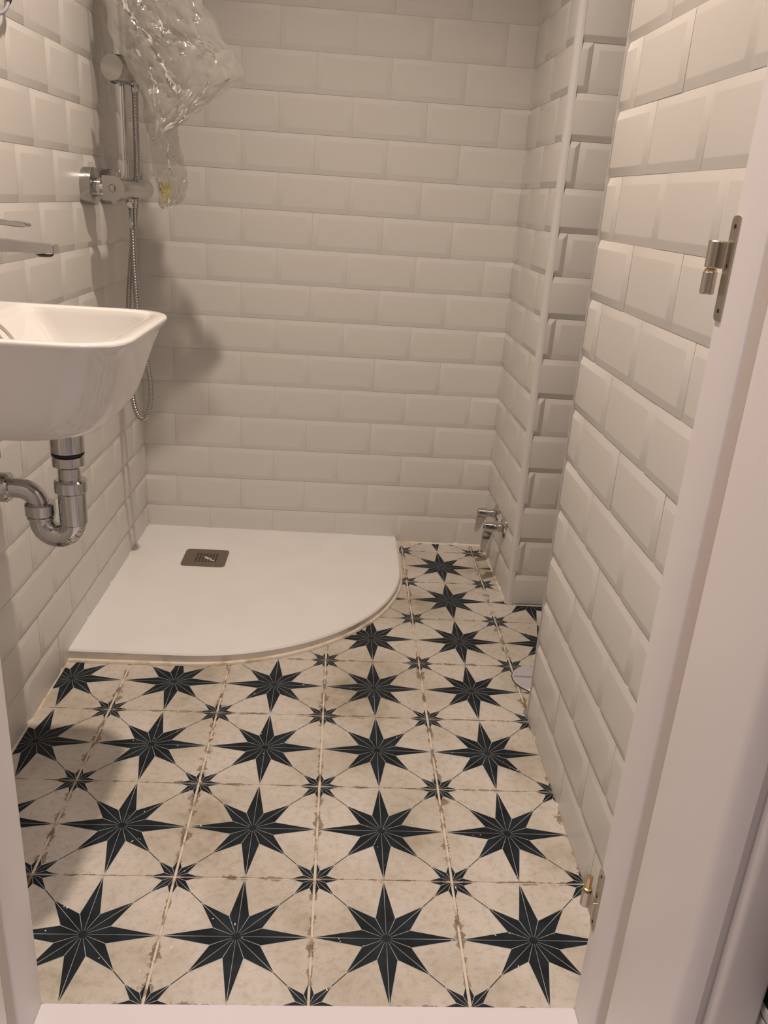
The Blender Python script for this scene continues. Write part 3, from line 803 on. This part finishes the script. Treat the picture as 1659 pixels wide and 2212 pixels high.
# ------------------------------------------------------------------ clear plastic bag
CAM = Vector(M.translation)
def px(x, y, Y):
    d = r1 * ((x - 829.5) / F_PX) + u1 * (-(y - 1106) / F_PX) + f1
    return CAM + d * ((Y - CAM.y) / d.y)
def strip_sheet(bm, rows, Yc, amp, seed, nu=46, nv=90):
    rows = sorted(rows)
    def at(y):
        for a, c in zip(rows, rows[1:]):
            if y <= c[0]:
                q = (y - a[0]) / (c[0] - a[0]); return a[1] + (c[1] - a[1]) * q, a[2] + (c[2] - a[2]) * q
        return rows[-1][1:]
    grid = []
    for j in range(nv + 1):
        y = rows[0][0] + (rows[-1][0] - rows[0][0]) * j / nv
        xl, xr = at(y); row = []
        xl += noise.noise(Vector((y * .021, seed, 0))) * 9; xr += noise.noise(Vector((y * .034, seed, 9))) * 9 + noise.noise(Vector((y * .11, seed, 5))) * 4
        for i in range(nu + 1):
            s = i / nu; p = px(xl + (xr - xl) * s, y, Yc)
            q = p * 13 + Vector((seed, seed * 2.1, 0)); qv = Vector((q.x * 1.5 + q.z * .35, seed, q.z * 0.7))
            dist, _ = noise.voronoi(qv, distance_metric='DISTANCE')
            d2, _ = noise.voronoi(qv * 2.6 + Vector((5, seed, 1)), distance_metric='DISTANCE')
            rg = 1 - abs(noise.noise(Vector((q.x * 1.1 + q.z * .5, seed + 7, q.z * .45))) * 2)
            rg2 = 1 - abs(noise.noise(Vector((q.x * 2.6 - q.z * .9, seed + 3, q.z * 1.3))) * 2)
            crease = dist[0] * 0.24 + (d2[1] - d2[0]) * 0.06 + rg ** 7 * 0.17 + rg2 ** 8 * 0.13
            rg3 = 1 - abs(noise.noise(Vector((q.x * 4.2 + q.z * 1.6, seed + 1, q.z * 2.6))) * 2)
            crease += rg3 ** 6 * 0.085 + noise.noise(q * 6.5) * 0.022
            edge = min(1, min(s, 1 - s) * 5)
            dy = (crease - 0.3) * amp * (0.35 + 0.65 * edge)
            row.append(bm.verts.new(p + Vector((noise.noise(qv * 2.2) * 0.004, dy, noise.noise(qv * 1.7 + Vector((3, 3, 3))) * 0.003))))
        grid.append(row)
    for A, B in zip(grid, grid[1:]):
        for k in range(nu): bm.faces.new((A[k], A[k + 1], B[k + 1], B[k]))
bag = root('plastic_bag', 'crumpled clear plastic bag hanging over the shower rail', 'plastic bag', (0.05, 1.24, 1.55))
SA = [(-420, 250, 330), (-260, 225, 370), (-150, 222, 392), (0, 225, 432), (60, 235, 468), (110, 258, 500), (150, 282, 526), (166, 290, 524), (182, 300, 503), (200, 310, 490), (228, 325, 442), (262, 337, 402), (287, 345, 354)]
SB = [(60, 300, 400), (100, 292, 402), (170, 298, 398), (285, 318, 384), (340, 327, 393), (392, 336, 405), (430, 342, 401), (440, 340, 388), (452, 352, 362)]
SD = [(-420, 240, 300), (-150, 194, 300), (0, 206, 300), (100, 212, 305), (200, 208, 312), (300, 216, 322), (380, 238, 326), (430, 268, 300)]
bm = bmesh.new()
strip_sheet(bm, SA, 1.205, 0.062, 1.3); strip_sheet(bm, SA, 1.255, 0.052, 4.7)
part('bag_film', bm, m_film, bag, smooth=True)
bm = bmesh.new()
strip_sheet(bm, SB, 1.300, 0.045, 8.1, 30, 80); strip_sheet(bm, SB, 1.335, 0.035, 2.9, 30, 80)
part('bag_film', bm, m_film, bag, smooth=True)
bm = bmesh.new(); strip_sheet(bm, SD, 1.36, 0.025, 6.6, 30, 80)
part('bag_film', bm, m_film, bag, smooth=True)
bm = bmesh.new()
ysh = [(350, 395), (364, 396), (372, 412), (369, 422), (358, 420), (362, 438), (353, 441), (350, 424), (344, 408)]
prism(bm, [px(a, c, 1.318 + 0.003 * sin(a)) for a, c in ysh], (0, 0.0006, 0))
part('sticker', bm, m_yellow, bag, label='small yellow sticker in the bag corner')

# ------------------------------------------------------------------ stop valves on the alcove wall
def stop_valve(name, label, y, z, lever_len, dot, tilt):
    X0 = 0.9565 - 0.007 * 0.18
    v = root(name, label, 'valve', (X0, y, z), 'stop valves on the alcove wall')
    bm = bmesh.new(); lathe(bm, (X0 - 0.0035, y, z), (-1, 0, 0), [(0, 0.0325), (0.003, 0.0325), (0.0075, 0.026), (0.011, 0.014), (0.013, 0.0125)], 40)
    part('flange', bm, m_chrome, v, smooth=30)
    bm = bmesh.new(); lathe(bm, (X0 - 0.014, y, z), (-1, 0, 0), [(0, 0.0125), (0.003, 0.0135), (0.008, 0.0135), (0.009, 0.0110), (0.024, 0.0110)], 28)
    part('spindle_sleeve', bm, m_chrome, v, smooth=30)
    bm = bmesh.new(); lathe(bm, (X0 - 0.036, y, z), (-1, 0, 0), [(0, 0.0140), (0.001, 0.0150), (0.026, 0.0145), (0.028, 0.0132)], 30)
    xa, xb = X0 - 0.064, X0 - 0.038
    t = bmesh.new()
    prism(t, [(xa, y - 0.010, z + 0.002), (xb, y - 0.010, z - 0.004), (xb - 0.004, y - 0.010, z - 0.022), (xa + 0.008 + tilt, y - 0.009, z - lever_len), (xa - 0.001 + tilt, y - 0.009, z - lever_len)], (0, 0.019, 0))
    bmesh.ops.bevel(t, geom=t.edges[:], offset=0.0015, segments=2, affect='EDGES'); merge(bm, t)
    h = part('lever_handle', bm, m_chrome, v, smooth=30)
    bm = bmesh.new(); lathe(bm, (xa - 0.0002, y - 0.003, z + 0.001), (-1, 0, 0), [(0, 0.0036), (0.0010, 0.0034)], 14)
    lathe(bm, (xa + 0.003, y - 0.0098, z), (0, -1, 0), [(0, 0.0030), (0.0012, 0.0028)], 14)
    part('temperature_mark', bm, dot, h)
stop_valve('stop_valve', 'chrome stop valve with a red dot, nearer the back corner', 1.489, 0.1785, 0.060, m_red, -0.004)
stop_valve('stop_valve', 'chrome stop valve with a dark dot and longer lever, nearer the doorway', 1.371, 0.1800, 0.078, m_blue, -0.003)

# ------------------------------------------------------------------ floor siphon cover
sv = root('floor_drain_cover', 'round polished floor trap cover half hidden by the partition', 'drain cover', (0.960, 0.852, 0))
bm = bmesh.new(); lathe(bm, (0.960, 0.852, 0.0003), (0, 0, 1), [(0, 0.0605), (0.0020, 0.0605), (0.0030, 0.0590)], 64)
part('cover_plate', bm, m_siph, sv, smooth=30)
for dyy in (-0.0022, 0.0022):  # dark strips standing in for a ceiling line reflected in the plate
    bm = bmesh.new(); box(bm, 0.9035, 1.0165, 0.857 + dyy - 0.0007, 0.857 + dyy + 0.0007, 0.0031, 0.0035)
    part('reflection_line', bm, m_groove_reflection, sv)
for a0 in (0, 120, 240, 180, 60, 300):
    bm = bmesh.new(); lathe(bm, (0.960 + 0.052 * cos(radians(a0 + 95)), 0.852 + 0.052 * sin(radians(a0 + 95)), 0.0032), (0, 0, 1), [(0, 0.0013), (0.0004, 0.0012)], 10)
    part('screw', bm, m_groove_reflection, sv)
bm = bmesh.new(); lathe(bm, (0.960, 0.852, 0.0002), (0, 0, 1), [(0, 0.0625), (0.0009, 0.0622)], 64)
part('seal_ring', bm, m_black, sv)

# ------------------------------------------------------------------ door frame
door = root('door_1', 'white lacquered door frame around the doorway, door leaf removed', 'door frame', (0.46, -0.12, 0), kind='structure')
def jamb_profile(sgn, xf):
    """plan outline of one jamb; xf = rebate face, sgn=+1 right side"""
    P = [(0, 0.0), (0, -0.067), (0.0012, -0.0690), (0.0055, -0.071), (0.0055, -0.0945), (0.0005, -0.0955), (-0.0022, -0.1005), (-0.0036, -0.108), 
         (-0.0045, -0.116), (-0.0040, -0.228), (-0.0030, -0.236), (0.0005, -0.2425), (0.006, -0.2465), (0.012, -0.2490), (0.0145, -0.2478), (0.0152, -0.2462), (0.030, -0.2462), (0.030, -0.240), (0.0500, -0.240), (0.0500, 0.0)]
    return [(xf + sgn * a, c, 0.0) for a, c in P]
for sgn, xf in ((1, 0.826), (-1, 0.093)):
    bm = bmesh.new(); prism(bm, [(a, c, 0.0) for a, c, _ in jamb_profile(sgn, xf)], (0, 0, 2.04))
    part('door_jamb', bm, m_lacquer, door, smooth=35)
    bm = bmesh.new(); ol = [(xf + sgn * 0.0054, -0.0712, 0.0), (xf + sgn * 0.0012, -0.0725, 0.0), (xf + sgn * 0.0004, -0.083, 0.0), (xf + sgn * 0.0010, -0.0935, 0.0), (xf + sgn * 0.0054, -0.0944, 0.0)]
    prism(bm, ol, (0, 0, 2.04)); part('door_seal', bm, m_lacq_dark, door, smooth=60, label='brownish rubber door seal strip')
    x0, x1 = (xf + 0.0195, xf + 0.0675) if sgn > 0 else (xf - 0.0675, xf - 0.0195)
    bm = bmesh.new(); box(bm, x0, x1, -0.262, -0.2455, 0.0, 2.10, 0.0055, 3)
    part('architrave', bm, m_lacquer, door, smooth=35)
bm = bmesh.new(); box(bm, 0.045, 0.875, -0.245, 0.0, 2.04, 2.08); part('door_head', bm, m_lacquer, door)
bm = bmesh.new(); box(bm, 0.026, 0.893, -0.262, -0.2452, 2.10, 2.15, 0.004); part('architrave', bm, m_lacquer, door)
bm = bmesh.new(); box(bm, 0.095, 0.8245, -0.2, -0.0012, 0.0022, 0.0040)
tag(obj('threshold_1', bm, m_hallfloor), 'white threshold board across the doorway', 'threshold', kind='structure')

# ------------------------------------------------------------------ hinges
def hinge(label, zc_, h, kn0, kn1, pin0, pin1):
    hg = root('hinge', label, 'hinge', (0.826, -0.01, zc_), 'hinges on the right door jamb')
    X = 0.8262
    bm = bmesh.new(); ol = []
    y0, y1, z0, z1 = -0.0125, 0.0035, zc_ - h / 2, zc_ + h / 2
    def arc(cy, cz, r, a0, a1):
        for k in range(5):
            t = radians(a0 + (a1 - a0) * k / 4); ol.append((X, cy + r * cos(t), cz + r * sin(t)))
    r = 0.006
    arc(y1 - r, z1 - r, r, 0, 90); arc(y0 + r * .3, z1 - r * .3, r * .3, 90, 180)
    arc(y0 + r * .3, z0 + r * .3, r * .3, 180, 270); arc(y1 - r, z0 + r, r, 270, 360)
    prism(bm, ol, (-0.0016, 0, 0))
    leaf = part('leaf', bm, m_nickel, hg)
    bm = bmesh.new(); box(bm, X - 0.0045, X - 0.0005, -0.004, 0.018, kn0, kn1, 0.0008)
    part('wing', bm, m_nickel, hg)
    for q in (-0.40, 0.03, 0.40):
        bm = bmesh.new(); lathe(bm, (X - 0.0015, y0 + 0.0075 + (0.002 if q == 0.03 else 0), zc_ + h * q), (-1, 0, 0), [(0, 0.0022), (0.0004, 0.0021)], 14)
        part('screw_hole', bm, m_hole, leaf)
    bm = bmesh.new(); lathe(bm, (X - 0.0060, 0.0195, kn0), (0, 0, 1), [(0, 0.0062), (0.001, 0.0070), (kn1 - kn0 - 0.001, 0.0070), (kn1 - kn0, 0.0062)], 25)
    part('knuckle', bm, m_nickel, hg, smooth=30)
    bm = bmesh.new(); lathe(bm, (X - 0.0060, 0.0195, pin0), (0, 0, 1), [(0, 0.0048), (0.0015, 0.0048), (0.002, 0.0060), (0.004, 0.0060), (0.0045, 0.0045), (pin1 - pin0 - 0.001, 0.0045), (pin1 - pin0, 0.0036)], 20)
    return part('pin', bm, m_brass, hg, smooth=30)
p_ = hinge('upper nickel hinge with screw holes on the right door jamb', 1.005, 0.098, 1.0045, 1.030, 0.999, 1.006)
hroot = [o for o in bpy.data.objects if o.name.startswith('hinge')][0]
bm = bmesh.new(); lathe(bm, (0.8202, 0.0195, 0.9790), (0, 0, 1), [(0, 0.0064), (0.001, 0.0070), (0.021, 0.0070), (0.022, 0.0060)], 25)
part('knuckle', bm, m_nickel, hroot, smooth=30)
hinge('lower hinge with its bare brass pin near the floor', 0.2085, 0.095, 0.1745, 0.2000, 0.2000, 0.2235)

# ------------------------------------------------------------------ loose cable at the top left
cb = root('electric_cable', 'short grey cable loop with a black end on the left wall', 'cable', (-0.14, 0.78, 1.31))
bm = bmesh.new()
tube(bm, smooth_path([(-0.146, 0.72, 1.30), (-0.135, 0.745, 1.287), (-0.130, 0.770, 1.2925), (-0.130, 0.797, 1.3035), (-0.130, 0.812, 1.3165)], 8), 0.0028, 10)
part('cable_loop', bm, m_wire, cb, smooth=True)
bm = bmesh.new(); tube(bm, smooth_path([(-0.130, 0.8115, 1.316), (-0.130, 0.819, 1.326), (-0.133, 0.824, 1.345), (-0.1435, 0.826, 1.36)], 6), 0.0040, 10)
part('cable_end', bm, m_black, cb, smooth=True)

# ------------------------------------------------------------------ cabinet just beyond the casing
cab = root('hall_cabinet', 'white cabinet corner with a dark recess beyond the door casing', 'cabinet', (1.1, -0.28, 0))
bm = bmesh.new(); box(bm, 0.897, 1.45, -0.2445 - 0.10, -0.2455, 0.0, 0.3235, 0.001); part('cabinet_body', bm, m_white_part, cab)
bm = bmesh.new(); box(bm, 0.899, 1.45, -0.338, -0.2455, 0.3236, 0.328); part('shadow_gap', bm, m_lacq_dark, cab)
bm = bmesh.new(); box(bm, 0.897, 1.45, -0.345, -0.2455, 0.3282, 0.338, 0.001); part('cabinet_top', bm, m_white_part, cab)
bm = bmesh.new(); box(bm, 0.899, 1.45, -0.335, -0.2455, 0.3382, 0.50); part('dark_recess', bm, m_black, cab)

# ------------------------------------------------------------------ lamp fitting over the bathroom
cl = root('ceiling_light', 'small recessed downlight in the bathroom ceiling, above the picture', 'light', (LAMP.x, LAMP.y, 2.65))
bm = bmesh.new(); lathe(bm, (LAMP.x, LAMP.y, 2.6495), (0, 0, -1), [(0, 0.048), (0.004, 0.048), (0.006, 0.040), (0.002, 0.034)], 40)
part('light_ring', bm, m_white_part, cl, smooth=30)
